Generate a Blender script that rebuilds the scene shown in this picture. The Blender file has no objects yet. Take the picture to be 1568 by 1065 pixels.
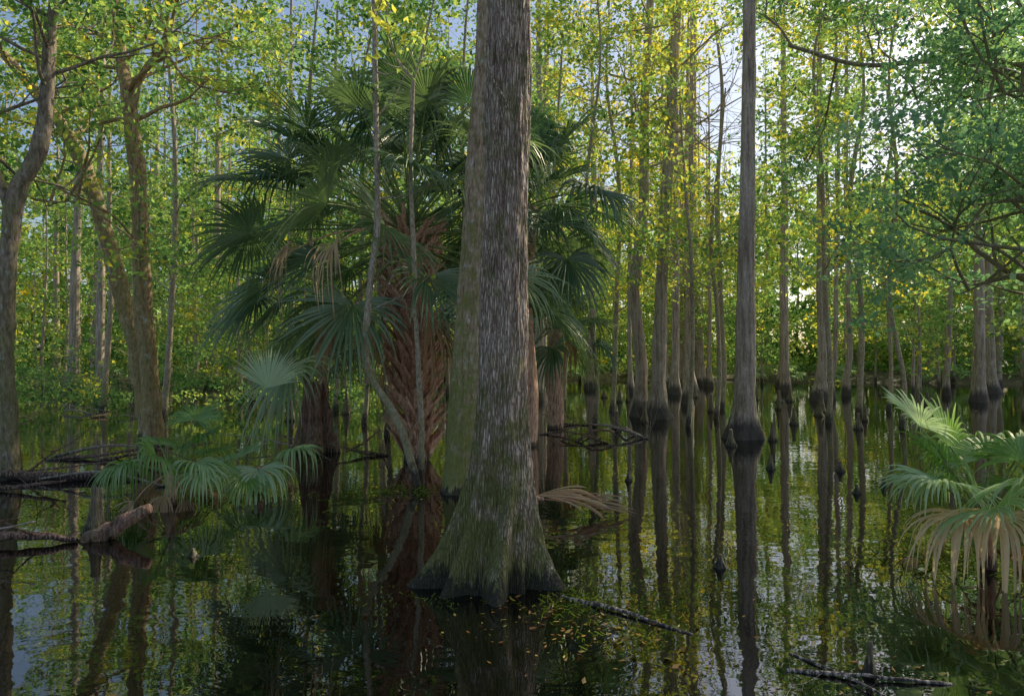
import bpy, math, random
import numpy as np
from mathutils import noise, Vector
rng=np.random.default_rng(11); random.seed(5)
scene=bpy.context.scene
Zup=np.array([0,0,1.0])
def nz(v):
    v=np.asarray(v,float); return v/(np.linalg.norm(v,axis=-1,keepdims=True)+1e-9)

class MB:
    def __init__(s): s.v=[];s.f=[];s.m=[];s.t=[];s.s=[]; s.n=0
    def add(s,v,f,mat=0,tint=.5,smooth=True):
        v=np.asarray(v,float).reshape(-1,3); f=np.asarray(f,int).reshape(-1,4)
        s.v.append(v); s.f.append(np.where(f<0,-1,f+s.n)); s.n+=len(v)
        s.m.append(np.full(len(f),mat)); s.t.append(np.broadcast_to(np.asarray(tint,float),(len(f),)).copy())
        s.s.append(np.full(len(f),smooth))
    def obj(s,name,mats,origin=(0,0,0)):
        V=np.concatenate(s.v)-np.array(origin,float); F=np.concatenate(s.f)
        me=bpy.data.meshes.new(name)
        me.vertices.add(len(V)); me.vertices.foreach_set('co',V.astype(np.float32).ravel())
        ok=F>=0; cnt=ok.sum(1); idx=F[ok]; st=np.concatenate([[0],np.cumsum(cnt)[:-1]])
        me.loops.add(len(idx)); me.loops.foreach_set('vertex_index',idx.astype(np.int32))
        me.polygons.add(len(F)); me.polygons.foreach_set('loop_start',st.astype(np.int32))
        for m in mats: me.materials.append(m)
        me.polygons.foreach_set('material_index',np.concatenate(s.m).astype(np.int32))
        me.polygons.foreach_set('use_smooth',np.concatenate(s.s).astype(bool))
        a=me.attributes.new('tint','FLOAT','FACE'); a.data.foreach_set('value',np.concatenate(s.t).astype(np.float32))
        me.update(calc_edges=True)
        o=bpy.data.objects.new(name,me); o.location=origin
        scene.collection.objects.link(o); return o

def catmull(P,k=6):
    P=np.asarray(P,float); Q=np.vstack([2*P[0]-P[1],P,2*P[-1]-P[-2]]); out=[]
    for i in range(1,len(Q)-2):
        for j in range(k):
            t=j/k
            out.append(.5*((2*Q[i])+(-Q[i-1]+Q[i+1])*t+(2*Q[i-1]-5*Q[i]+4*Q[i+1]-Q[i+2])*t*t+(-Q[i-1]+3*Q[i]-3*Q[i+1]+Q[i+2])*t**3))
    out.append(Q[-2]); return np.array(out)
def tube(mb,P,R,sides=8,mat=0,tint=.5,rough=0.0):
    P=np.asarray(P,float); R=np.asarray(R,float); N=len(P)
    T=nz(np.gradient(P,axis=0)); mt=nz(P[-1]-P[0])
    ref=np.eye(3)[int(np.argmin(np.abs(mt)))]
    U=nz(ref-(T@ref)[:,None]*T); W=np.cross(T,U)
    a=np.arange(sides)*2*np.pi/sides
    r=R[:,None]*np.ones(sides)[None]
    if rough:
        ph=rng.uniform(0,6.28,5); z=np.arange(N)[:,None]
        r=r*(1+rough*(np.sin(2*a+ph[0]+z*.5)*.5+np.sin(3*a+ph[1]-z*.7)*.4+np.sin(z*1.3+ph[2]+a)*.5))
    V=P[:,None]+r[...,None]*(np.cos(a)[None,:,None]*U[:,None]+np.sin(a)[None,:,None]*W[:,None])
    i=np.arange(N-1)[:,None]*sides; j=np.arange(sides)[None]; j2=(j+1)%sides
    F=np.stack([i+j,i+j2,i+sides+j2,i+sides+j],-1).reshape(-1,4)
    mb.add(V.reshape(-1,3),F,mat,tint)

def leaf_cloud(mb,C,n,spread,size,mat,tint=.5,tsd=.1,csd=.14,bias=.8,sub=6,asp=.3,zf=.55,tri=False):
    C=np.asarray(C,float).reshape(-1,3); K=len(C)
    if K==0: return
    spread=np.broadcast_to(spread,(K,)); tint=np.broadcast_to(tint,(K,))
    S=C[:,None]+rng.normal(size=(K,sub,3))*np.array([1,1,zf])*spread[:,None,None]*.7
    idx=rng.integers(0,sub,(K,n))
    p=S[np.arange(K)[:,None],idx]+rng.normal(size=(K,n,3))*np.array([1,1,.4])*spread[:,None,None]*.33
    tt=np.clip(tint[:,None]+rng.normal(size=(K,1))*csd+rng.normal(size=(K,n))*tsd,0,1)
    p=p.reshape(-1,3); tt=tt.ravel(); ok=p[:,2]>.03; p=p[ok]; tt=tt[ok]; N=len(p)
    nr=nz(rng.normal(size=(N,3))+[0,0,bias]); d=nz(np.cross(nr,rng.normal(size=(N,3)))); sd=np.cross(nr,d)
    L=size*rng.uniform(.6,1.35,N)[:,None]; W=L*asp
    if tri:
        V=np.stack([p-sd*W*1.1,p+sd*W*1.1,p+d*L],1); F=np.concatenate([np.arange(3*N).reshape(-1,3),np.full((N,1),-1)],1)
    else:
        V=np.stack([p,p+d*L*.45+sd*W,p+d*L-nr*L*.12,p+d*L*.45-sd*W],1); F=np.arange(4*N).reshape(-1,4)
    mb.add(V.reshape(-1,3),F,mat,tt,False)

# ---------------- materials
def newmat(name):
    m=bpy.data.materials.new(name); m.use_nodes=True; nt=m.node_tree; nt.nodes.clear(); return m,nt
def nd(nt,t,**k):
    n=nt.nodes.new(t)
    for a,b in k.items(): setattr(n,a,b)
    return n
def ramp(nt,stops,fac):
    r=nd(nt,'ShaderNodeValToRGB'); e=r.color_ramp.elements
    while len(e)<len(stops): e.new(.5)
    for i,(p,c) in enumerate(stops): e[i].position=p; e[i].color=(*c,1)
    nt.links.new(fac,r.inputs[0]); return r.outputs[0]
def noisen(nt,vec,scale,detail=4,rough=.6):
    n=nd(nt,'ShaderNodeTexNoise'); n.inputs['Scale'].default_value=scale; n.inputs['Detail'].default_value=detail; n.inputs['Roughness'].default_value=rough
    nt.links.new(vec,n.inputs['Vector']); return n.outputs[0]
def mapn(nt,vec,scale):
    m=nd(nt,'ShaderNodeMapping'); m.inputs['Scale'].default_value=scale; nt.links.new(vec,m.inputs[0]); return m.outputs[0]
def mix(nt,f,a,b,bt='MIX'):
    m=nd(nt,'ShaderNodeMix',data_type='RGBA',blend_type=bt)
    for s,v in ((0,f),(6,a),(7,b)):
        if hasattr(v,'is_linked'): nt.links.new(v,m.inputs[s])
        else: m.inputs[s].default_value=v if s==0 else (*v,1)
    return m.outputs[2]
def mth(nt,op,a,b=0.,clamp=False):
    m=nd(nt,'ShaderNodeMath',operation=op,use_clamp=clamp)
    for i,v in enumerate((a,b)):
        if hasattr(v,'is_linked'): nt.links.new(v,m.inputs[i])
        else: m.inputs[i].default_value=v
    return m.outputs[0]

def leafmat(name,stops,tr=.45,rough=.5,gloss=.08,boost=1.5):
    m,nt=newmat(name); a=nd(nt,'ShaderNodeAttribute',attribute_name='tint')
    c=ramp(nt,stops,a.outputs['Fac'])
    d=nd(nt,'ShaderNodeBsdfDiffuse'); t=nd(nt,'ShaderNodeBsdfTranslucent')
    nt.links.new(c,d.inputs[0]); tc=mix(nt,1.0,c,(boost*1.0,boost*1.02,boost*.65),'MULTIPLY'); nt.links.new(tc,t.inputs[0])
    m1=nd(nt,'ShaderNodeMixShader'); m1.inputs[0].default_value=tr; nt.links.new(d.outputs[0],m1.inputs[1]); nt.links.new(t.outputs[0],m1.inputs[2])
    out=m1
    if gloss>0:
        g=nd(nt,'ShaderNodeBsdfGlossy'); g.inputs['Roughness'].default_value=rough; g.inputs['Color'].default_value=(.9,.88,.75,1)
        m2=nd(nt,'ShaderNodeMixShader'); m2.inputs[0].default_value=gloss; nt.links.new(m1.outputs[0],m2.inputs[1]); nt.links.new(g.outputs[0],m2.inputs[2]); out=m2
    o=nd(nt,'ShaderNodeOutputMaterial'); nt.links.new(out.outputs[0],o.inputs[0]); return m

def bark(name,c1,c2,c3,scale=1.,moss=0.,mossz=2.,wet=.35,bump=.6,lichen=.0,zs=.1,fine=0.,mth0=.56):
    m,nt=newmat(name); tc=nd(nt,'ShaderNodeTexCoord'); v=tc.outputs['Object']
    sv=mapn(nt,v,(1,1,zs)); n1=noisen(nt,sv,28*scale,8,.65); n2=noisen(nt,v,3*scale,5,.6)
    n3=noisen(nt,mapn(nt,v,(1,1,.3)),60*scale,4,.7)
    c=ramp(nt,[(.34,c1),(.5,c2),(.66,c3)],n1)
    c=mix(nt,.6,c,ramp(nt,[(.3,(.7,.6,.51)),(.65,(1.2,1.18,1.12))],n2),'MULTIPLY')
    c=mix(nt,.6,c,ramp(nt,[(.35,(.5,.5,.5)),(.6,(1.25,1.25,1.25))],n3),'MULTIPLY')
    hgt=mth(nt,'ADD',n1,mth(nt,'MULTIPLY',n3,.4))
    if fine:
        wv=noisen(nt,mapn(nt,v,(1,1,.5)),14,3,.6); dv=nd(nt,'ShaderNodeVectorMath',operation='ADD'); nt.links.new(mapn(nt,v,(1,1,.11)),dv.inputs[0])
        sc=nd(nt,'ShaderNodeVectorMath',operation='SCALE'); nt.links.new(wv,sc.inputs[0]); sc.inputs['Scale'].default_value=.03; nt.links.new(sc.outputs[0],dv.inputs[1])
        vo=nd(nt,'ShaderNodeTexVoronoi',feature='DISTANCE_TO_EDGE'); vo.inputs['Scale'].default_value=62; nt.links.new(dv.outputs[0],vo.inputs['Vector'])
        vc=nd(nt,'ShaderNodeTexVoronoi'); vc.inputs['Scale'].default_value=62; nt.links.new(dv.outputs[0],vc.inputs['Vector'])
        sp=nd(nt,'ShaderNodeSeparateColor'); nt.links.new(vc.outputs['Color'],sp.inputs[0])
        c=mix(nt,.7,c,ramp(nt,[(0,(.76,.7,.64)),(.5,(1,.98,.95)),(1,(1.3,1.29,1.27))],sp.outputs[0]),'MULTIPLY')
        cr=ramp(nt,[(0,(.32,.24,.19)),(.12,(.9,.88,.85)),(.3,(1.12,1.1,1.08))],vo.outputs['Distance']); c=mix(nt,fine,c,cr,'MULTIPLY')  # dark bark cracks; crease shade painted in too, since bump reads flat
        hgt=mth(nt,'ADD',hgt,mth(nt,'MULTIPLY',mth(nt,'MINIMUM',vo.outputs['Distance'],.25),3.))
    sx=nd(nt,'ShaderNodeSeparateXYZ'); nt.links.new(v,sx.inputs[0]); z=sx.outputs[2]
    if lichen:
        l=noisen(nt,mapn(nt,v,(1,1,.6)),11*scale,6,.7); lf=ramp(nt,[(.6,(0,0,0)),(.64,(lichen,)*3)],l)
        c=mix(nt,lf,c,(.6,.6,.55))
    if moss:
        mn=noisen(nt,v,5*scale,6,.7)
        hz=mth(nt,'SUBTRACT',1.0,mth(nt,'DIVIDE',z,mossz),True)
        # moss favours the damp west flank
        hz=mth(nt,'ADD',hz,mth(nt,'MULTIPLY',mth(nt,'MULTIPLY',sx.outputs[0],-1.2),hz),True)
        f=mth(nt,'MULTIPLY',mth(nt,'MULTIPLY',mth(nt,'SUBTRACT',mth(nt,'ADD',mn,mth(nt,'MULTIPLY',hz,.22)),mth0),5.,True),moss,True)
        c=mix(nt,f,c,mix(nt,n3,(.07,.09,.015),(.34,.34,.07)))
    if wet:
        wn=mth(nt,'ADD',z,mth(nt,'MULTIPLY',mth(nt,'SUBTRACT',n1,.5),.5))
        wf=mth(nt,'SUBTRACT',1.0,mth(nt,'DIVIDE',wn,wet),True)
        wf=mth(nt,'MULTIPLY',wf,2.,True); c=mix(nt,mth(nt,'MULTIPLY',wf,.85),c,(.03,.025,.02))
    p=nd(nt,'ShaderNodeBsdfPrincipled'); nt.links.new(c,p.inputs['Base Color']); p.inputs['Roughness'].default_value=.8
    b=nd(nt,'ShaderNodeBump'); b.inputs['Strength'].default_value=bump; b.inputs['Distance'].default_value=.03
    nt.links.new(hgt,b.inputs['Height']); nt.links.new(b.outputs[0],p.inputs['Normal'])
    o=nd(nt,'ShaderNodeOutputMaterial'); nt.links.new(p.outputs[0],o.inputs[0]); return m

GREEN=[(0,(.045,.11,.045)),(.3,(.13,.25,.09)),(.6,(.28,.42,.14)),(.85,(.58,.56,.12)),(1,(.75,.6,.08))]
M_leaf=leafmat('broadleaf_green',GREEN,.52,gloss=0,boost=1.65)
M_oak=leafmat('oak_leaf_green',[(0,(.045,.12,.08)),(.5,(.15,.32,.18)),(1,(.34,.5,.24))],.45,.4,.06)
M_palm=leafmat('palm_frond_green',[(0,(.03,.07,.035)),(.4,(.08,.16,.075)),(.75,(.19,.28,.12)),(1,(.4,.48,.22))],.36,.36,.08)
M_palmetto=leafmat('palmetto_green',[(0,(.06,.14,.03)),(.5,(.22,.38,.09)),(1,(.55,.66,.45))],.42,.4,.05)
M_dead=leafmat('dead_frond_brown',[(0,(.1,.06,.04)),(.5,(.42,.25,.15)),(1,(.76,.58,.36))],.3,.5,.02)
M_grass=leafmat('grass_green',[(0,(.06,.12,.015)),(1,(.3,.36,.05))],.35,gloss=0)
M_float=leafmat('fallen_leaf',[(0,(.08,.04,.02)),(.4,(.34,.15,.04)),(.7,(.5,.28,.07)),(1,(.42,.4,.08))],.1,.4,.05)
M_bark=bark('cypress_bark',(.46,.36,.28),(.7,.58,.48),(.8,.7,.61),1.,moss=.9,mossz=1.7,wet=.15,bump=.9,lichen=.3,zs=.07,fine=.95,mth0=.49)
M_bark2=bark('mossy_bark',(.2,.14,.08),(.44,.32,.2),(.6,.5,.38),1.1,moss=.9,mossz=4,wet=.1,lichen=.9,zs=.25,mth0=.5)
M_bark3=bark('left_tree_bark',(.18,.11,.06),(.46,.3,.16),(.62,.46,.26),.9,moss=.5,mossz=9,wet=.12,lichen=.9,zs=.3)
M_barkD=bark('dark_bark',(.09,.07,.05),(.27,.21,.15),(.42,.35,.27),.9,moss=.5,mossz=8,wet=.12,lichen=.6,zs=.3)
M_barkF=bark('grey_cypress_bark',(.24,.18,.14),(.5,.39,.31),(.64,.54,.45),.6,moss=.25,mossz=3,wet=.5,bump=.4,lichen=.3,zs=.08)
M_barkG=bark('pale_bark',(.2,.15,.1),(.44,.36,.26),(.62,.54,.42),1.5,moss=.5,mossz=3,wet=.3,bump=.3,lichen=.6,zs=.4)
M_boot=bark('palm_boot',(.26,.14,.08),(.66,.39,.26),(.8,.58,.42),1.2,wet=.12,bump=.4,zs=.2)
M_pet=bark('palm_petiole',(.08,.12,.03),(.2,.28,.08),(.32,.35,.14),1.,wet=0,bump=.05)
M_rot=bark('rotten_wood',(.06,.035,.025),(.25,.14,.1),(.46,.32,.25),1.6,moss=.3,mossz=1,wet=.06,bump=1.)
M_stick=bark('dead_wood',(.14,.11,.09),(.34,.29,.24),(.52,.46,.38),1.5,wet=.04,bump=.4)

# ---------------- water & ground
def grid(name,S,n,hf,mat):
    g=np.sign(np.linspace(-1,1,n))*np.abs(np.linspace(-1,1,n))**2.2*S
    X,Y=np.meshgrid(g,g); Zz=hf(X,Y); V=np.stack([X,Y,Zz],-1).reshape(-1,3)
    i=np.arange(n-1)[:,None]*n; j=np.arange(n-1)[None]
    F=np.stack([i+j,i+j+1,i+n+j+1,i+n+j],-1).reshape(-1,4); mb=MB(); mb.add(V,F); return mb.obj(name,[mat])
m,nt=newmat('forest_floor'); tc=nd(nt,'ShaderNodeTexCoord'); n1=noisen(nt,tc.outputs['Object'],1.2,8,.7)
p=nd(nt,'ShaderNodeBsdfPrincipled'); nt.links.new(ramp(nt,[(.3,(.05,.04,.02)),(.55,(.13,.11,.05)),(.75,(.12,.17,.05))],n1),p.inputs[0]); p.inputs['Roughness'].default_value=.9
o=nd(nt,'ShaderNodeOutputMaterial'); nt.links.new(p.outputs[0],o.inputs[0]); M_ground=m
def gh(X,Y):
    r=np.hypot(X*.95,Y)+1.5*np.sin(X*.3)+1.2*np.sin(Y*.4+X*.13)
    left=np.clip((-X-14)/10,0,1)*12
    t=np.clip((r+left-43)/8,0,1); return -.7+1.1*t*t*(3-2*t)+.06*np.sin(X*1.3)*np.sin(Y*1.1)
grid('ground',900,161,gh,M_ground)
m,nt=newmat('swamp_water'); tc=nd(nt,'ShaderNodeTexCoord'); v=tc.outputs['Object']
p=nd(nt,'ShaderNodeBsdfPrincipled'); p.inputs['Base Color'].default_value=(.003,.0025,.0015,1); p.inputs['Roughness'].default_value=.015; p.inputs['IOR'].default_value=2.4
b=nd(nt,'ShaderNodeBump'); b.inputs['Strength'].default_value=.055; b.inputs['Distance'].default_value=.05
h=mth(nt,'ADD',noisen(nt,mapn(nt,v,(1,1.6,1)),2.2,2,.5),mth(nt,'MULTIPLY',noisen(nt,v,9,2,.5),.12)); nt.links.new(h,b.inputs['Height']); nt.links.new(b.outputs[0],p.inputs['Normal'])
o=nd(nt,'ShaderNodeOutputMaterial'); nt.links.new(p.outputs[0],o.inputs[0])
grid('water',900,41,lambda X,Y:X*0,m)

def opening(p):  # natural canopy openings
    tx=p[:,0]/p[:,1]; tz=(p[:,2]-1.6)/p[:,1]
    return np.clip(1.05*np.exp(-((tx-.31)/.065)**2-((tz-.37)/.13)**2)+.4*np.exp(-((tx+.5)/.07)**2-((tz-.42)/.1)**2)+.7*np.exp(-((tx-.55)/.07)**2-((tz-.36)/.1)**2)+.5*np.exp(-((tx-.15)/.04)**2-((tz-.36)/.1)**2)+.4*np.exp(-((tx-.44)/.04)**2-((tz-.25)/.08)**2)+.4*np.exp(-((tx+.3)/.05)**2-((tz-.42)/.08)**2)+.5*np.exp(-((tx+.66)/.05)**2-((tz-.33)/.1)**2)
      +.15*np.clip((tz-.16)/.1,0,1),0,1)
def prune(T):
    T=np.array(T)
    return T[(rng.random(len(T))>opening(T))&(T[:,2]<1.6+.75*T[:,1])]

# ---------------- main cypress
def prof(z,tab): return np.interp(z,[a for a,_ in tab],[b for _,b in tab])
def big_trunk(name,pts,tab,mat,lobes,lobe_amp,lobe_z,seed,sides,ringdz,zmax,bump=.02,extra=None):
    mb=MB(); pts=np.array(pts,float)
    zs=np.concatenate([np.arange(-.25,zmax,ringdz),np.arange(zmax,pts[-1,2],.3)])
    px=np.interp(zs,pts[:,2],pts[:,0]); py=np.interp(zs,pts[:,2],pts[:,1])
    k=int(.35/ringdz)//2*2+1; ker=np.hanning(k+2)[1:-1]; ker/=ker.sum()
    px=np.convolve(np.pad(px,k//2,'edge'),ker,'valid'); py=np.convolve(np.pad(py,k//2,'edge'),ker,'valid')
    a=np.arange(sides)*2*np.pi/sides; V=np.zeros((len(zs),sides,3))
    for i,z in enumerate(zs):
        r0=prof(z,tab); w=math.exp(-max(z,0)/lobe_z)
        lb=np.zeros(sides)
        for (ang,amp,wd) in lobes:
            dd=(a-ang-.15*math.sin(z*3+ang)+np.pi)%(2*np.pi)-np.pi; lb+=amp*np.exp(-(dd/wd)**2)
        r=r0*(1+lobe_amp*w*(lb-.35))
        if ringdz<.05:
            for j in range(sides):
                ca,sa=math.cos(a[j]),math.sin(a[j])
                q=noise.noise(Vector((ca*r0*30+seed,sa*r0*30,z*2.2)))
                q2=noise.noise(Vector((ca*r0*75+seed,sa*r0*75,z*6)))
                q3=noise.noise(Vector((ca*1.5+seed,sa*1.5,z*1.2)))
                r[j]+=bump*(-abs(q)*1.3+.5+.45*q2)+.03*q3*(r0/.2)
        else: r*=1+.05*np.sin(2*a+z)+.03*np.sin(5*a+z*.6+seed)
        V[i,:,0]=px[i]+r*np.cos(a); V[i,:,1]=py[i]+r*np.sin(a); V[i,:,2]=z
    N=len(zs); i=np.arange(N-1)[:,None]*sides; j=np.arange(sides)[None]; j2=(j+1)%sides
    mb.add(V.reshape(-1,3),np.stack([i+j,i+j2,i+sides+j2,i+sides+j],-1).reshape(-1,4),0)
    return mb
def grow(mb,p,d,L,r,depth,tips,mat=0,kids=4,up=.25,sides=6):
    n=5; P=[np.array(p,float)]; d=nz(d)
    for i in range(n):
        d=nz(d+rng.normal(size=3)*.2+[0,0,up*.3]); P.append(P[-1]+d*L/n)
    P=np.array(P); tube(mb,P,np.linspace(r,r*.35,n+1),sides,mat)
    if depth==0: tips+= [P[3],P[5]]
    else:
        for k in range(kids):
            i=rng.integers(2,n+1); dd=nz(nz(P[i]-P[i-1])+rng.normal(size=3)*.75)
            grow(mb,P[i],dd,L*rng.uniform(.4,.65),r*.45,depth-1,tips,mat,kids,up,max(4,sides-1))
        tips.append(P[-1])

lobes=[(-1.35,1.2,.24),(-2.2,1.05,.22),(3.3,1.4,.24),(-.3,1.3,.25),(.9,.8,.4),(2.2,.8,.4),(-.8,.5,.16),(-2.75,.55,.18),(-1.78,.3,.12)]
mb=big_trunk('cypress_tree',[(-.145,4.9,-.3),(-.14,4.9,0),(-.11,4.88,.42),(-.078,4.86,.88),(-.058,4.85,1.8),(-.038,4.85,2.97),(-.022,4.85,4.13),(0,4.9,8),(.1,4.9,15)],
  [(-.3,.35),(0,.325),(.12,.3),(.42,.255),(.7,.218),(.95,.193),(1.4,.172),(2,.161),(3,.152),(4.1,.143),(8,.125),(15,.05)],M_bark,lobes,.74,.42,3.1,320,.014,4.4,.019)
tube(mb,catmull([(-.03,4.72,3.3),(-.05,4.65,3.36),(-.14,4.6,3.5),(-.2,4.58,3.72)],4),np.interp(np.arange(13),[0,3,12],[.03,.008,.003]),6,0)
tips=[]
for k in range(12):
    a=k*2.4; z=9+k*.5; grow(mb,(0.02,4.9,z),(math.cos(a),math.sin(a),.3),2.2,.05,1,tips)
leaf_cloud(mb,tips,12,.4,.11,1,.5)
mb.obj('cypress_tree',[M_bark,M_leaf],(-.15,4.9,0))

mb=big_trunk('m',[(-.605,8.15,-.3),(-.605,8.15,0),(-.53,8.15,1.17),(-.495,8.15,1.95),(-.44,8.15,2.73),(-.38,8.15,3.9),(-.3,8.15,5.07),(-.265,8.15,5.85),(-.1,8.2,10),(0,8.2,14)],
  [(-.3,.3),(0,.27),(.3,.23),(1,.2),(3,.17),(6,.14),(14,.06)],M_bark2,[(0,.5,.5),(2,.5,.5),(-2,.6,.5)],.3,.3,9.,120,.03,6.2,.02)
tips=[]
for k in range(10):
    a=k*2.4; grow(mb,(-.1,8.2,8.4+k*.5),(math.cos(a),math.sin(a),.3),2.4,.05,1,tips)
leaf_cloud(mb,tips,14,.45,.12,1,.5)
mb.obj('oak_tree',[M_bark2,M_leaf],(-.585,8.15,0))

def cyp(name,pts,tab,matb,br,tint=.5,seed=1.,leafn=40,lsize=.12,lob=.3,blen=2.2,sp=.45,matl=M_leaf,nb=16):
    mb=big_trunk('x',pts,tab,None,[(k*1.25+seed,.9,.3) for k in range(5)],lob,.3,seed,72,.045,11,.015)
    mbp=np.array(pts); tips=[]
    ztop=pts[-1][2]
    for k in range(nb):
        z=br+(ztop-.4-br)*(k+rng.random())/nb
        x=np.interp(z,mbp[:,2],mbp[:,0]); y=np.interp(z,mbp[:,2],mbp[:,1]); a=k*2.4+seed
        f=1-.6*(z-br)/(ztop-br)
        grow(mb,(x,y,z),(math.cos(a),math.sin(a),.25),blen*f,max(.02,.3*prof(z,tab)),1,tips,sides=5)
    leaf_cloud(mb,prune(tips),leafn,sp,lsize,1,tint)
    return mb.obj(name,[matb,matl],(pts[1][0],pts[1][1],0))
cyp('cypress_tree',[(4.53,13.4,-.3),(4.53,13.4,0),(4.58,13.4,1.5),(4.62,13.4,4),(4.69,13.4,8.6),(4.8,13.4,19)],
    [(-.3,.5),(0,.36),(.2,.3),(.5,.24),(1,.195),(3.4,.155),(8.6,.118),(19,.03)],M_barkF,9.6,.6,2.)
cyp('cypress_tree',[(3.72,17.6,-.3),(3.74,17.6,0),(3.77,17.6,1.35),(3.89,17.6,4.04),(4.19,17.6,9.1),(4.3,17.6,10.8),(4.5,17.6,18)],
    [(-.3,.5),(0,.38),(.3,.27),(.9,.18),(3.4,.15),(9,.12),(18,.03)],M_barkF,6.5,.7,4.)
cyp('cypress_tree',[(3.35,18.2,-.3),(3.4,18.2,0),(3.46,18.2,1.34),(3.24,18.2,3.4),(3.38,18.2,4.4),(3.52,18.2,5.4),(3.55,18.2,8.4),(3.7,18.2,11),(3.8,18.2,17)],
    [(-.3,.36),(0,.28),(.3,.21),(.9,.16),(3.4,.14),(9,.11),(17,.03)],M_barkF,6,.75,6.)
def lefttree(name,pts,r,mat,tint,nb,br,seed,leafsize=.12,blen=2.4,sp=.5,leafn=50,matl=M_leaf,forks=()):
    mb=MB(); P=catmull(pts,8); n=len(P)
    R=np.interp(np.linspace(0,1,n),[0,.05,.15,.6,1],[r*1.6,r*1.2,r,r*.8,r*.35])
    tube(mb,P,R,20,0,rough=.12); tips=[]
    for f in forks:
        Q=catmull(f[0],6); tube(mb,Q,np.linspace(f[1],f[1]*.4,len(Q)),12,0,rough=.1)
        for k in range(6): grow(mb,Q[int(len(Q)*(.45+.1*k))-1],nz(rng.normal(size=3)+[0,0,.2]),blen*.7,.03,1,tips)
    idx=[i for i in range(n) if P[i,2]>br]
    for k in range(nb):
        i=idx[int(len(idx)*(k+rng.random()*.9)/nb)]; a=k*2.4+seed
        grow(mb,P[i],(math.cos(a),math.sin(a),.35),blen*rng.uniform(.5,1.1),R[i]*.35,1,tips,sides=5)
    leaf_cloud(mb,prune(tips),leafn,sp,leafsize,1,tint,tsd=.13,csd=.18)
    return mb.obj(name,[mat,matl],tuple(pts[0][:2])+(0,))
lefttree('maple_tree',[(-6.45,12.4,-.3),(-6.5,12.4,.2),(-6.55,12.4,.95),(-6.72,12.4,2.73),(-6.79,12.4,4.5),(-6.96,12.4,6.05),(-7.15,12.4,7.1),(-7.26,12.4,8.3),(-7.5,12.4,12)],.165,M_bark3,.6,15,5.6,.4,leafsize=.115,leafn=38,
  forks=[([(-6.95,12.4,5.95),(-6.7,12.3,6.7),(-6.2,12.2,7.3),(-5.9,12.2,8.6)],.07),([(-6.8,12.4,3.6),(-7.1,12.1,4.1),(-7.7,11.9,4.3),(-8.1,11.8,4.2)],.025)])
lefttree('maple_tree',[(-7.15,13.5,-.3),(-7.2,13.5,.2),(-7.35,13.5,1.4),(-7.8,13.5,3.1),(-8.19,13.5,4.5),(-8.7,13.5,5.8),(-9.35,13.5,6.7),(-10.1,13.5,7.6),(-11.5,13.3,9.2)],.17,M_bark3,.6,9,5.6,1.4,leafsize=.115,leafn=38)
lefttree('oak_tree',[(-6.55,9,-.3),(-6.6,9,.1),(-6.68,9,1.13),(-6.7,9,1.99),(-6.65,9,3.),(-6.53,9,3.8),(-6.28,9,4.27),(-6.16,9,5),(-6.13,9,5.86),(-6.06,9,6.7),(-6,9,10)],.125,M_barkD,.45,13,4.8,2.2,.095,1.8,.35,38,
  forks=[([(-6.6,9,3.5),(-6.9,9,4.2),(-7.2,9,5.2),(-7.3,9,6.8)],.07)])
lefttree('oak_tree',[(10.6,11.5,-.3),(10.5,11.5,.3),(10.3,11.5,2.5),(10.1,11.6,5),(10.3,11.6,8),(10.2,11.6,12)],.25,M_barkD,.6,27,1.8,.3,.115,3.5,.45,75,M_oak,
  forks=[([(10.1,11.6,5.5),(9.2,12.5,6.8),(8.5,13.6,7.5),(7.2,14,7.6),(5.7,14,8.0)],.08),([(10.2,11.6,3.4),(9.1,11.2,3.9),(8.2,11,4.1),(7.4,10.8,4.0)],.04),([(10.2,11.6,7),(9,11.2,7.6),(8,11,7.4),(6.6,10.8,7.7)],.05),([(10.2,11.6,4.5),(9.3,11,5.6),(8.4,11,5.9),(7.5,10.9,5.7)],.04),([(10.2,11.6,2.5),(9.3,11.6,2.9),(8.6,11.8,3.0),(7.9,12,2.7)],.04)])
for (x,y,H,r,s) in [(5.2,17.5,8.5,.06,1),(4.0,15.6,7.4,.05,3),(2.9,20,12,.07,5),(7.6,16.5,11,.06,2),(9.6,19,11,.08,4),(6.4,21,12,.09,6),(-3.6,16.5,10,.06,1.5),(-9.2,18,11,.08,2.5),(-5.2,20,12,.08,3.5),(1.6,22,12,.08,.5),(11,20,10,.06,5.1),(-12,20,11,.08,.2),(-1.2,17,11.5,.06,1.2),(-2.6,14,10.5,.05,2.2),(13.5,18,12,.08,4.3),(-4.3,15,9.5,.06,5.2),(8.8,15.5,10,.05,1.1),(1.9,16,10.5,.05,2.9)]:
    w=rng.normal(size=4)*.014*H
    lefttree('sweetgum_tree',[(x,y,-.3),(x+.1,y,1),(x+w[0],y,H*.3),(x+w[1],y+w[2]*.5,H*.55),(x+w[2],y,H*.8),(x+w[3],y,H)],r,M_barkG,(.48 if x<0 else .55)+rng.normal()*.08,15,2.8,s,.125,2.1,.45,32)
mb=MB(); P=catmull([(-1.14,8.6,-.2),(-1.14,8.6,.1),(-1.14,8.6,.74),(-1.185,8.6,1.56),(-1.24,8.6,2.8),(-1.28,8.6,4.03),(-1.25,8.6,5.1)],8)
tube(mb,P,np.linspace(.042,.025,len(P)),10,0,rough=.15); tips=[]
for e in [(-1.6,8.6,5.9),(-.95,8.5,6.2)]:
    Q=catmull([(-1.25,8.6,5.1),((-1.25+e[0])/2-.05,8.6,5.4),e],6); tube(mb,Q,np.linspace(.022,.01,len(Q)),6,0); tips.append(Q[-1]); tips.append(Q[-4])
leaf_cloud(mb,tips,28,.22,.12,1,.7)
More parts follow.
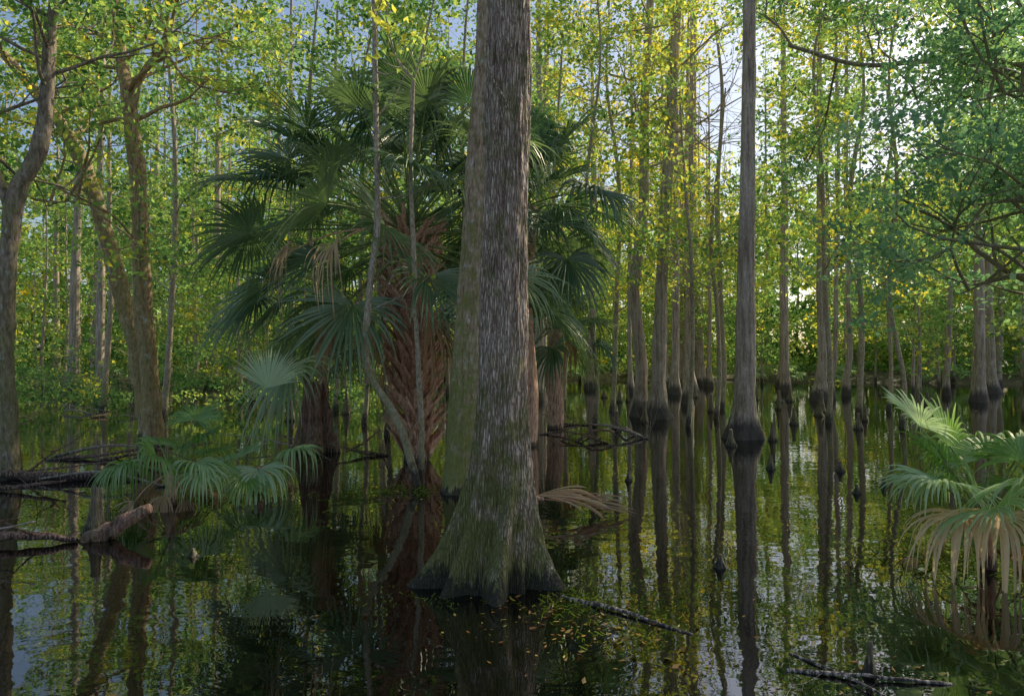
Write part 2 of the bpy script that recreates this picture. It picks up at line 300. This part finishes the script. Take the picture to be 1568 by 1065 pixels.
mb.obj('sapling',[M_barkG,M_leaf],(-1.14,8.6,0))
mb=MB(); P=catmull([(-1.17,8.5,-.2),(-1.185,8.5,.05),(-1.43,8.5,.82),(-1.8,8.5,1.48),(-1.78,8.5,2.38),(-1.68,8.5,3.29),(-1.7,8.5,4.44),(-1.72,8.5,5.6),(-1.76,8.5,6.8)],8)
tube(mb,P,np.linspace(.055,.028,len(P)),10,0,rough=.15); tips=[]
for z in (2.2,3.6,4.6,5.2,5.8):
    i=int(np.argmin(abs(P[:,2]-z))); grow(mb,P[i],rng.normal(size=3)*[1,.5,.3]+[0,0,.7],.9,.012,1,tips,kids=2)
leaf_cloud(mb,tips[::2],7,.15,.1,1,.7)
mb.obj('sapling',[M_barkG,M_leaf],(-1.17,8.5,0))

# ---------------- palms
def fan(mb,hub,d,nrm,R,spread=2.1,nseg=38,droop=.25,mat=0,tint=.5,fold=.3,split=.5,tsd=.06,curl=0):
    d=nz(d); nrm=nz(nrm-np.dot(nrm,d)*d); side=np.cross(d,nrm)
    a=np.linspace(-spread,spread,nseg)+rng.normal(size=nseg)*.012; da=2*spread/nseg
    D=nz(np.cos(a)[:,None]*d+np.sin(a)[:,None]*side+fold*(np.abs(np.sin(a))**1.3)[:,None]*nrm)
    L=R*(1-.22*(np.abs(a)/spread)**2)*rng.uniform(.85,1.06,nseg)
    t=np.array([0.02,.2,.38,.52,.66,.8,.91,1.]); ws=split*math.tan(da/2)*1.05
    w=np.where(t<=split,t*math.tan(da/2)*1.05,ws*np.clip(1-(t-split)/(1-split),0.03,1)**.7)
    dr=droop*rng.uniform(.5,1.6,nseg)
    C=hub+D[:,None]*(L[:,None]*t)[...,None]
    C=C-Zup*((dr*L)[:,None]*t**3)[...,None]-D[:,None]*((dr*L*.45)[:,None]*t**3)[...,None]
    per=nz(np.cross(D,nrm)); W=(L[:,None]*w)[...,None]
    if curl:
        C=C+rng.normal(size=(nseg,1,3))*curl*R*(t**2)[None,:,None]
    A=C-per[:,None]*W; B=C+per[:,None]*W; Cm=C+nrm*W*.75
    V=np.stack([A,Cm,B],2); n=len(t)
    base=(np.arange(nseg)*n*3)[:,None,None]+(np.arange(n-1)*3)[None,:,None]+np.array([0,1])[None,None]
    F=np.stack([base,base+1,base+4,base+3],-1).reshape(-1,4)
    tt=np.repeat(np.clip(tint+rng.normal(size=nseg)*tsd,0,1),(n-1)*2)
    mb.add(V.reshape(-1,3),F,mat,tt,False)
def frond(mb,c,az,el,pl,R,mat=0,pm=1,tint=.5,sag=.25,droop=.3,pr=.022,tws=.35,**k):
    d0=np.array([math.cos(az)*math.cos(el),math.sin(az)*math.cos(el),math.sin(el)])
    t=np.linspace(0,1,8)[:,None]; P=np.array(c)+d0*pl*t-Zup*sag*pl*t**2.2
    tube(mb,P,np.linspace(pr,pr*.45,8),5,pm)
    d=nz(P[-1]-P[-2]); d=nz(d-Zup*.12); right=nz(np.cross(d0+[0.001,0,0],Zup)); nrm=np.cross(right,d)
    tw=rng.normal()*tws; nrm=nrm*math.cos(tw)+right*math.sin(tw)
    fan(mb,P[-1],d,nrm,R,mat=mat,tint=tint,droop=droop,**k)
mb=MB(); base=np.array([-1.48,10.6,0]); top=np.array([-1.61,10.6,3.3])
P=np.array([base+(top-base)*t+[0.03*math.sin(t*3),0,0] for t in np.linspace(-.08,1,12)])
tube(mb,P,np.linspace(.2,.2,12),20,2,rough=.05)
nb=140
for k in range(nb):
    f=k/nb; z=.02+f*3.4; c=base+(top-base)*(z/3.3); a=k*2.39996+rng.normal()*.1
    rad=np.array([math.cos(a),math.sin(a),0]); tan=np.array([-math.sin(a),math.cos(a),0])
    for sg in (-1,1):
        L=rng.uniform(.32,.46)*(1+.35*max(0,f-.6)); out=rng.uniform(.3,.55)+.3*max(0,f-.4)
        Q=np.array([c+rad*.18,c+rad*(.21+out*L*.35)+Zup*L*.4+tan*.08*sg,c+rad*(.21+out*L*.8)+Zup*L*.75+tan*.16*sg,c+rad*(.2+out*L*1.25)+Zup*L+tan*.21*sg])
        w=np.array([.06,.048,.038,.03])*rng.uniform(.8,1.2); tn=nz(np.cross(rad,nz(Q[-1]-Q[0])))
        th=np.array([.03,.026,.02,.014])[:,None]*rad
        V=np.stack([Q-tn*w[:,None],Q+th,Q+tn*w[:,None],Q-th],1)
        i=np.arange(3)[:,None]*4; j=np.arange(4)[None]; j2=(j+1)%4
        F=np.stack([i+j,i+j2,i+4+j2,i+4+j],-1).reshape(-1,4); F=np.vstack([F,[[12,13,14,15]]])
        mb.add(V.reshape(-1,3),F,2,.5,False)
cc=top+[0,0,.45]; NF=60
for k in range(NF):
    f=(k+.5)/NF; el=math.radians(80-f*112+rng.normal()*6); az=k*2.39996+.5
    frond(mb,cc-[0,0,.5*f],az,el,rng.uniform(1.4,2.4),rng.uniform(.95,1.25),tint=np.clip(.22+.5*rng.random()+.2*f,0,1),sag=.06+.12*rng.random(),droop=rng.uniform(.2,.45),fold=rng.uniform(.1,.5),nseg=42,split=.42)
for (az,el,pl) in [(200,0,2.3),(190,20,2.5),(215,-20,2.2),(178,35,2.3),(205,38,2.2),(170,8,2.5),(195,-22,2.4)]:
    frond(mb,cc-[0,0,.2],math.radians(az),math.radians(el),pl,1.1,tint=.6,sag=.08,droop=.3,fold=.25,nseg=42,split=.42,tws=.7)
for k in range(9):
    az=k*2.4+3.4; frond(mb,cc-[0,0,.55],az,math.radians(-15-25*rng.random()),rng.uniform(.9,1.4),rng.uniform(.6,.8),mat=3,pm=2,tint=.55,sag=.4,droop=.8,spread=1.2,nseg=24,fold=.8,curl=.1)
for a in (228,250): frond(mb,cc-[0,0,.25],math.radians(a),math.radians(4),1.9,.75,mat=3,pm=2,tint=.85,sag=.3,droop=1.,spread=1.,nseg=20,fold=.8,curl=.06)
mb.obj('cabbage_palm',[M_palm,M_pet,M_boot,M_dead],tuple(base))
def small_palm(name,x,y,z,n,pl,R,elr,tint,mats,trunk=0,dead=0,az0=0,azr=6.28,droop=.35,nseg=34,extra=()):
    mb=MB(); c=np.array([x,y,z])
    if trunk:
        P=np.array([[x+.04*math.sin(k),y,-.2+(z+.2)*k/8] for k in range(9)]); tube(mb,P,np.linspace(trunk*1.15,trunk*.85,9),12,2,rough=.1)
    else: tube(mb,np.array([[x,y,-.25],[x,y,z*.5],[x,y,z+.05]]),[.07,.06,.05],8,2,rough=.2)
    for k in range(n):
        f=(k+.5)/n; az=az0+((k*2.39996)%6.283)/6.283*azr
        frond(mb,c,az,math.radians(elr[0]+(elr[1]-elr[0])*f+rng.normal()*5),pl*rng.uniform(.75,1.15),R*rng.uniform(.8,1.1),tint=np.clip(tint+rng.normal()*.15,0,1),droop=droop*rng.uniform(.6,1.4),nseg=nseg,pr=.012,sag=.15)
    for k in range(dead):
        az=k*2.4+.7; frond(mb,c,az,math.radians(0),pl*rng.uniform(.4,.9),R*.7,mat=3,pm=2,tint=rng.uniform(.4,.8),sag=.6,droop=1.2,spread=1.1,nseg=18,fold=.8,curl=.1,pr=.01)
    for e in extra: frond(mb,c,**e)
    return mb.obj(name,mats,(x,y,0))
PM=[M_palm,M_pet,M_boot,M_dead]; PT=[M_palmetto,M_pet,M_boot,M_dead]
R_=math.radians
small_palm('cabbage_palm',.95,15.2,2.2,18,.9,.85,(75,-35),.65,PM,.17,2)
small_palm('cabbage_palm',.25,12.3,4.3,34,1.35,1.1,(80,-45),.5,PM,.17,0)
small_palm('palmetto',-3.6,13,1.2,14,.9,.7,(80,0),.5,PM,0,0)
small_palm('palmetto',-3.68,7.4,.32,7,.5,.5,(60,10),.55,PT,0,9,droop=.5,
  extra=[dict(az=R_(75),el=R_(65),pl=.85,R=.5,tint=.45,pr=.012),dict(az=R_(190),el=R_(28),pl=.5,R=.5,tint=.7,pr=.012,droop=.7),dict(az=R_(-30),el=R_(35),pl=.5,R=.5,tint=.7,pr=.012,droop=.6)])
small_palm('palmetto',-3.0,8.1,.25,3,.5,.5,(50,10),.6,PT,0,7,droop=.5,
  extra=[dict(az=R_(75),el=R_(80),pl=1.0,R=.62,tint=1.,pr=.012,spread=1.2,droop=.08,sag=.02),dict(az=R_(-70),el=R_(24),pl=.4,R=.6,tint=.85,pr=.012,droop=.6,spread=2.4)])
small_palm('palmetto',3.6,5.2,.35,9,.65,.6,(70,25),.6,PT,0,6,droop=.35,
  extra=[dict(az=R_(150),el=R_(60),pl=.85,R=.5,tint=1.,pr=.012,droop=.15,sag=.05),dict(az=R_(20),el=R_(60),pl=.8,R=.6,tint=.4,pr=.012,droop=.3),
  dict(az=R_(185),el=R_(50),pl=.5,R=.65,tint=.7,pr=.012,droop=.35),dict(az=R_(100),el=R_(65),pl=.8,R=.6,tint=.6,pr=.012,droop=.2),
  dict(az=R_(205),el=R_(34),pl=.34,R=.6,mat=3,pm=2,tint=1.,pr=.012,droop=.8,spread=1.8,fold=.2,sag=.3,curl=.05,split=.45,nseg=28),
  dict(az=R_(250),el=R_(36),pl=.38,R=.58,mat=3,pm=2,tint=.95,pr=.012,droop=.8,spread=1.8,fold=.3,sag=.3,curl=.06,split=.45,nseg=28),
  dict(az=R_(300),el=R_(36),pl=.45,R=.55,mat=3,pm=2,tint=.8,pr=.012,droop=.8,spread=1.6,fold=.3,sag=.3,curl=.06,split=.45,nseg=24)])
mb=MB()
fan(mb,np.array([.3,6.9,.16]),np.array([1,.05,-.02]),np.array([0,-.5,1.]),1.0,spread=.2,nseg=12,droop=.1,mat=0,tint=.55,fold=.3,split=.8,curl=.02)
fan(mb,np.array([.25,6.9,.2]),np.array([1,-.1,.06]),np.array([0,-.7,.7]),.8,spread=.26,nseg=10,droop=.22,mat=0,tint=.7,fold=.5,split=.8,curl=.02)
tube(mb,catmull([(-.3,7.,.25),(0,6.95,.22),(.32,6.9,.16)],4),np.linspace(.03,.018,9),6,1)
mb.obj('dead_palm_frond',[M_dead,M_boot],(.3,6.9,0))

# ---------------- stump, knees, logs
def stump(name,x,y,r,h,mat,seed,n=40,tip=.55,jag=.15):
    mb=MB(); zs=np.linspace(-.2,1,26); a=np.arange(n)*2*np.pi/n; V=[]
    rim=np.array([noise.noise(Vector((math.cos(t)*2+seed,math.sin(t)*2,0))) for t in a])
    for q in zs:
        qq=max(q,0); rr=r*(tip+(1-tip)*(1-qq)**2)*(1+.22*(1-qq*.6)*np.sin(5*a+seed)+.1*np.sin(9*a+seed*2))
        rr=rr*(1+.12*np.array([noise.noise(Vector((math.cos(t)*3+seed,math.sin(t)*3,qq*h*4))) for t in a]))
        V.append(np.stack([x+rr*np.cos(a),y+rr*np.sin(a),q*h*(1+jag*2*rim*qq)],-1))
    last=V[-1]; V.append(np.stack([x+(last[:,0]-x)*.5,y+(last[:,1]-y)*.5,last[:,2]-h*.12*(jag>.05)],-1)); V.append(np.stack([x+(last[:,0]-x)*.02,y+(last[:,1]-y)*.02,last[:,2]*0+h*(.8 if jag>.05 else 1.01)],-1))
    V=np.array(V); N=len(V); i=np.arange(N-1)[:,None]*n; j=np.arange(n)[None]; j2=(j+1)%n
    mb.add(V.reshape(-1,3),np.stack([i+j,i+j2,i+n+j2,i+n+j],-1).reshape(-1,4)); return mb.obj(name,[mat],(x,y,0))
stump('tree_stump',-3.3,11.5,.36,1.15,M_rot,2.2,60)
M_kn=bark('knee_bark',(.06,.05,.035),(.2,.155,.11),(.38,.3,.22),2.,moss=.5,mossz=.5,wet=.08)
def knee(x,y,r,h,seed): return stump('cypress_knee',x,y,r,h,M_kn,seed,20,.3,.02)
KN=[(-3.8,6.25,.11,.4),(1.8,3.45,.035,.17),(4.56,9.5,.06,.14),(4.03,8,.05,.1),(4.57,8.4,.05,.12),(3.67,9.7,.06,.2),(1.5,8.8,.05,.14),(1.58,5.2,.05,.1),(-2.56,5.5,.045,.06),(3.9,12.2,.1,.3),(4.95,13,.08,.35),(5.1,13.3,.05,.5),(3.2,16.5,.1,.5),(6.6,16,.1,.4),(7.6,15,.1,.35),(8.6,19,.15,.6),(2.3,15,.1,.4),(-5.5,17,.12,.6),(-4.6,19,.12,.7)]
for k in range(18):
    y=rng.uniform(15,30); KN.append((y*rng.uniform(.1,.7),y,rng.uniform(.06,.14),rng.uniform(.2,.6)))
for i,(x,y,r,h) in enumerate(KN): knee(x,y,r,h,i*1.7)
def log(name,pts,r,mat,tw=0,seed=0):
    mb=MB(); P=catmull(pts,6); n=len(P); P[1:-1]+=rng.normal(size=(n-2,3))*r*.15
    R=np.linspace(r,r*.6,n)*rng.uniform(.85,1.15,n); R=np.concatenate([[.002],R,[.002]]); P=np.vstack([P[0],P,P[-1]]); P[0]-=(P[2]-P[1])*.02; P[-1]+=(P[-2]-P[-3])*.02
    tube(mb,P,R,14,0,rough=.2)
    for k in range(tw):
        i=rng.integers(1,n); grow(mb,P[i],nz(rng.normal(size=3)+[0,0,.5]),rng.uniform(.3,.8)*max(1,r*14),r*.25,1,[],kids=3,sides=4)
    return mb.obj(name,[mat],tuple(P[1]))
log('fallen_log',[(-3.72,5.95,-.05),(-3.5,6.0,.09),(-3.22,6.1,.25)],.085,M_rot)
log('fallen_log',[(-4.9,5.7,.02),(-4.3,5.8,.08),(-3.75,5.9,.03)],.045,M_rot,3)
log('fallen_log',[(-6.6,8.9,.05),(-5.8,8.8,.06),(-4.9,9,.02)],.07,M_rot,3)
log('fallen_branch',[(.33,4.55,.0),(.65,4.3,.015),(1.04,3.95,0)],.016,M_stick)
log('fallen_branch',[(1.4,3.5,.0),(1.75,3.4,.02),(2.15,3.35,.0)],.012,M_stick,0)
log('fallen_branch',[(1.5,3.7,.0),(1.7,3.3,.02),(1.8,3.0,.0)],.008,M_stick,1)
log('fallen_branch',[(-4.9,5.4,.0),(-4.4,5.5,.15),(-3.9,5.6,.25)],.012,M_stick,4)
for i in range(34):
    x,y=[(rng.uniform(-13,-5),rng.uniform(14,22)),(rng.uniform(-5,-2),rng.uniform(9.5,15)),(rng.uniform(.8,3.2),rng.uniform(12,16)),(rng.uniform(-8,-5),rng.uniform(8,13)),(rng.uniform(-14,-3),rng.uniform(20,34))][i%5]
    a=rng.uniform(0,3.14); L=rng.uniform(.4,1.1); log('fallen_branch',[(x-L*math.cos(a),y-L*math.sin(a)*.5,.0),(x,y,rng.uniform(.02,.2)),(x+L*math.cos(a),y+L*math.sin(a)*.5,rng.uniform(0,.3))],rng.uniform(.012,.035),M_rot if i%3 else M_stick,4)

mb=MB()
def floaters(n,cx,cy,sx,sy,s0,s1,tl,th):
    x=rng.normal(size=n)*sx+cx; y=rng.normal(size=n)*sy+cy; ok=(y>1.8); x=x[ok];y=y[ok]; n=len(x)
    p=np.stack([x,y,np.full(n,.004)+rng.random(n)*.006],-1); a=rng.uniform(0,6.28,n); L=rng.uniform(s0,s1,n)[:,None]
    d=np.stack([np.cos(a),np.sin(a),a*0],-1); s=np.stack([-np.sin(a),np.cos(a),a*0],-1); up=rng.uniform(0,.35,n)[:,None]*Zup; wd=rng.uniform(.12,.32,n)[:,None]
    V=np.stack([p,p+d*L*.45+s*L*wd+up*L*.6,p+d*L+up*L,p+d*L*.45-s*L*wd],1)
    mb.add(V.reshape(-1,3),np.arange(4*n).reshape(-1,4),0,rng.uniform(tl,th,n),False)
floaters(150,.3,4.2,.5,.22,.01,.05,0,1); floaters(70,.5,3.85,.35,.25,.015,.055,.1,1); floaters(60,-1.2,8,.5,.3,.03,.07,.2,1)
floaters(50,0,6,4,2.5,.015,.04,0,1); floaters(9,-1.5,2.9,.7,.35,.03,.07,.3,.8); floaters(25,1.8,3.4,.4,.3,.02,.045,.2,.9); floaters(120,6,14,5,4,.02,.06,0,1)
mb.obj('floating_leaves',[M_float])
mb=MB()
def tuft(cx,cy,n,sx,sy,h,w=.0025,lie=1.0):
    x=rng.normal(size=n)*sx+cx; y=rng.normal(size=n)*sy+cy; a=rng.uniform(0,6.28,n); p=np.stack([x,y,np.zeros(n)],-1)
    d=nz(np.stack([np.cos(a)*lie,np.sin(a)*lie,rng.uniform(.05,.9,n)],-1)); L=rng.uniform(.4,1.2,n)[:,None]*h; s=nz(np.cross(d,rng.normal(size=(n,3))))*w
    q=p+d*L*.55; e=p+d*L-Zup*L*.2; V=np.stack([p-s,p+s,q+s,q-s,e],1)
    F=np.stack([np.arange(n)*5+k for k in (0,1,2,3)],-1); mb.add(V.reshape(-1,3),F,0,rng.random(n),False)
tuft(.45,4.45,240,.18,.13,.1,.003); tuft(.55,4.0,120,.25,.2,.09,.0025); tuft(-.5,4.45,60,.2,.1,.06); tuft(-1.2,8.1,160,.35,.2,.15,.004); tuft(-3.4,7.6,160,.6,.3,.2,.004); tuft(3.3,5.3,160,.3,.3,.25,.004)
mb.obj('grass',[M_grass])

# ---------------- background forest
def bgtree(mb,x,y,H,r,z0,nb,blen,nleaf,size,sp,tint,flare=1.8,lean=.03,tri=True):
    z=np.array([-.3,0,.3,.75,1.5,H*.2+.6,H*.4,H*.6,H*.8,H]); n=len(z); wob=np.cumsum(rng.normal(size=(n,2))*lean*H/8,axis=0); wob-=wob[3]; wob[:4]=0
    P=np.stack([x+wob[:,0],y+wob[:,1],z],-1); R=np.array([flare*1.15,flare,(flare+1.3)/2,1.22,1.04,.92,.75,.6,.35,.08])*r
    tube(mb,P,R,8,0,rough=.06); tips=[]
    for k in range(nb):
        zz=z0+(H-z0)*rng.random()**.9; i=[np.interp(zz,z,P[:,0]),np.interp(zz,z,P[:,1]),zz]; a=rng.uniform(0,6.28)
        d=np.array([math.cos(a),math.sin(a),rng.uniform(0,.7)]); L=blen*(1-.6*(zz-z0)/(H-z0))*rng.uniform(.5,1.2)
        q=np.array([i,i+d*L*.5+rng.normal(size=3)*.1*L,i+d*L+rng.normal(size=3)*.15*L-[0,0,.1*L]]); tube(mb,q,[r*.22,r*.14,.01],4,0)
        tips+=[q[1],q[2],(q[1]+q[2])/2+rng.normal(size=3)*.3]
    T=prune(tips)
    if len(T)==0: return
    sunglow=np.exp(-((T[:,0]/T[:,1]-.22)/.17)**2)*np.clip((T[:,2]-2)/8,0,1)  # sunlit yellow glow painted into the leaf tint around one bearing
    leaf_cloud(mb,T,nleaf,sp,size,1,np.clip(tint+rng.normal()*.12+.38*sunglow,0,1),tsd=.1,csd=.16,tri=tri)
BG=[M_barkF,M_leaf]
known=[(.97,25,.17),(1.6,33,.13),(3.9,34,.2),(5.9,23,.1),(6.9,29,.16),(9.5,27,.09),(11.3,25,.17),(11.9,25.5,.09),(13.7,28,.12),(16.4,24,.16),(12.4,31,.16),(17.8,28,.1),(8.3,32,.2),(14.3,36,.24),(21,30,.2),(5.2,30,.1),(7.9,36,.24),(10.4,36,.11),(-5.5,30,.16),(-15,25,.15),(-18,28,.2),(-11.3,33,.2),(-8.4,26,.12)]
for (x,y,r) in known:
    mb=MB(); bgtree(mb,x,y,rng.uniform(17,23),r,rng.uniform(4.5,9),25,2.8,40,.155,.45,.48,flare=rng.uniform(1.7,2.7),lean=.025); mb.obj('cypress_tree',BG,(x,y,0))
mb=MB()
for k in range(118):
    y=rng.uniform(36,64); x=y*rng.uniform(-.95,.95)
    bgtree(mb,x,y,rng.uniform(16,27),rng.choice([.08,.12,.16,.24]),rng.uniform(4,9),16,3.6,36,.25,.62,.5)
for k in range(95): # understory
    y=rng.uniform(25,50); x=y*rng.uniform(-.95,.95)
    if y<34 and 0<x/y<.5 : y+=12
    bgtree(mb,x,y,rng.uniform(5,12),rng.uniform(.05,.1),1.2,15,2.2,34,.165,.58,.48,flare=1.3,lean=.04)
mb.obj('distant_trees',BG)
mb=MB(); n=600; y=rng.uniform(40,58,n); x=y*rng.uniform(-1,1,n); C=np.stack([x,y,rng.uniform(.3,5.,n)],-1)
leaf_cloud(mb,C,90,.95,.22,0,.48,csd=.24,tri=True)
n=230; y=rng.uniform(19,34,n); x=-y*rng.uniform(.2,.95,n); leaf_cloud(mb,np.stack([x,y,rng.uniform(.2,1,n)*(y-16)*.17],-1),90,.5,.12,0,.38,csd=.18)
for i in range(60):
    yy=rng.uniform(38,50); xx=yy*rng.uniform(-.85,.85)
    for k in range(7): frond(mb,(xx,yy,.4),k*2.4+i,math.radians(rng.uniform(20,75)),.7,.7,mat=1,pm=2,tint=.7,nseg=14,pr=.02)
mb.obj('undergrowth',[M_leaf,M_palmetto,M_pet])
mb=MB(); n=1450; th=rng.uniform(-.85,.85,n); R=rng.uniform(60,84,n); z=17*rng.random(n)**1.7
leaf_cloud(mb,np.stack([R*np.sin(th),R*np.cos(th),z],-1),60,1.5,.68,0,.54,csd=.22,tri=True)
mb.obj('distant_foliage',[M_leaf])

# ---------------- light, camera
EL,AZ=math.radians(38),math.radians(50)
w=bpy.data.worlds.new('World'); scene.world=w; w.use_nodes=True; nt=w.node_tree
bg=nt.nodes['Background']; sky=nt.nodes.new('ShaderNodeTexSky'); sky.sky_type='NISHITA'; sky.sun_disc=False; sky.sun_elevation=EL; sky.sun_rotation=AZ; sky.dust_density=2
nt.links.new(sky.outputs[0],bg.inputs[0]); bg.inputs[1].default_value=.15
sl=bpy.data.lights.new('sun','SUN'); sl.energy=5; sl.angle=math.radians(.5); sl.color=(1,.9,.72)
so=bpy.data.objects.new('sun',sl); scene.collection.objects.link(so); so.location=(30,10,30)
dv=Vector((math.sin(AZ)*math.cos(EL),math.cos(AZ)*math.cos(EL),math.sin(EL))); so.rotation_euler=dv.to_track_quat('Z','Y').to_euler()
cam=bpy.data.cameras.new('camera'); cam.lens=24; cam.sensor_width=36; cam.clip_end=3000; cam.clip_start=.05
co=bpy.data.objects.new('camera',cam); scene.collection.objects.link(co); co.location=(0,0,1.6); co.rotation_euler=(math.radians(90.7),0,0); scene.camera=co
scene.view_settings.view_transform='Standard'; scene.view_settings.look='None'; scene.view_settings.exposure=0
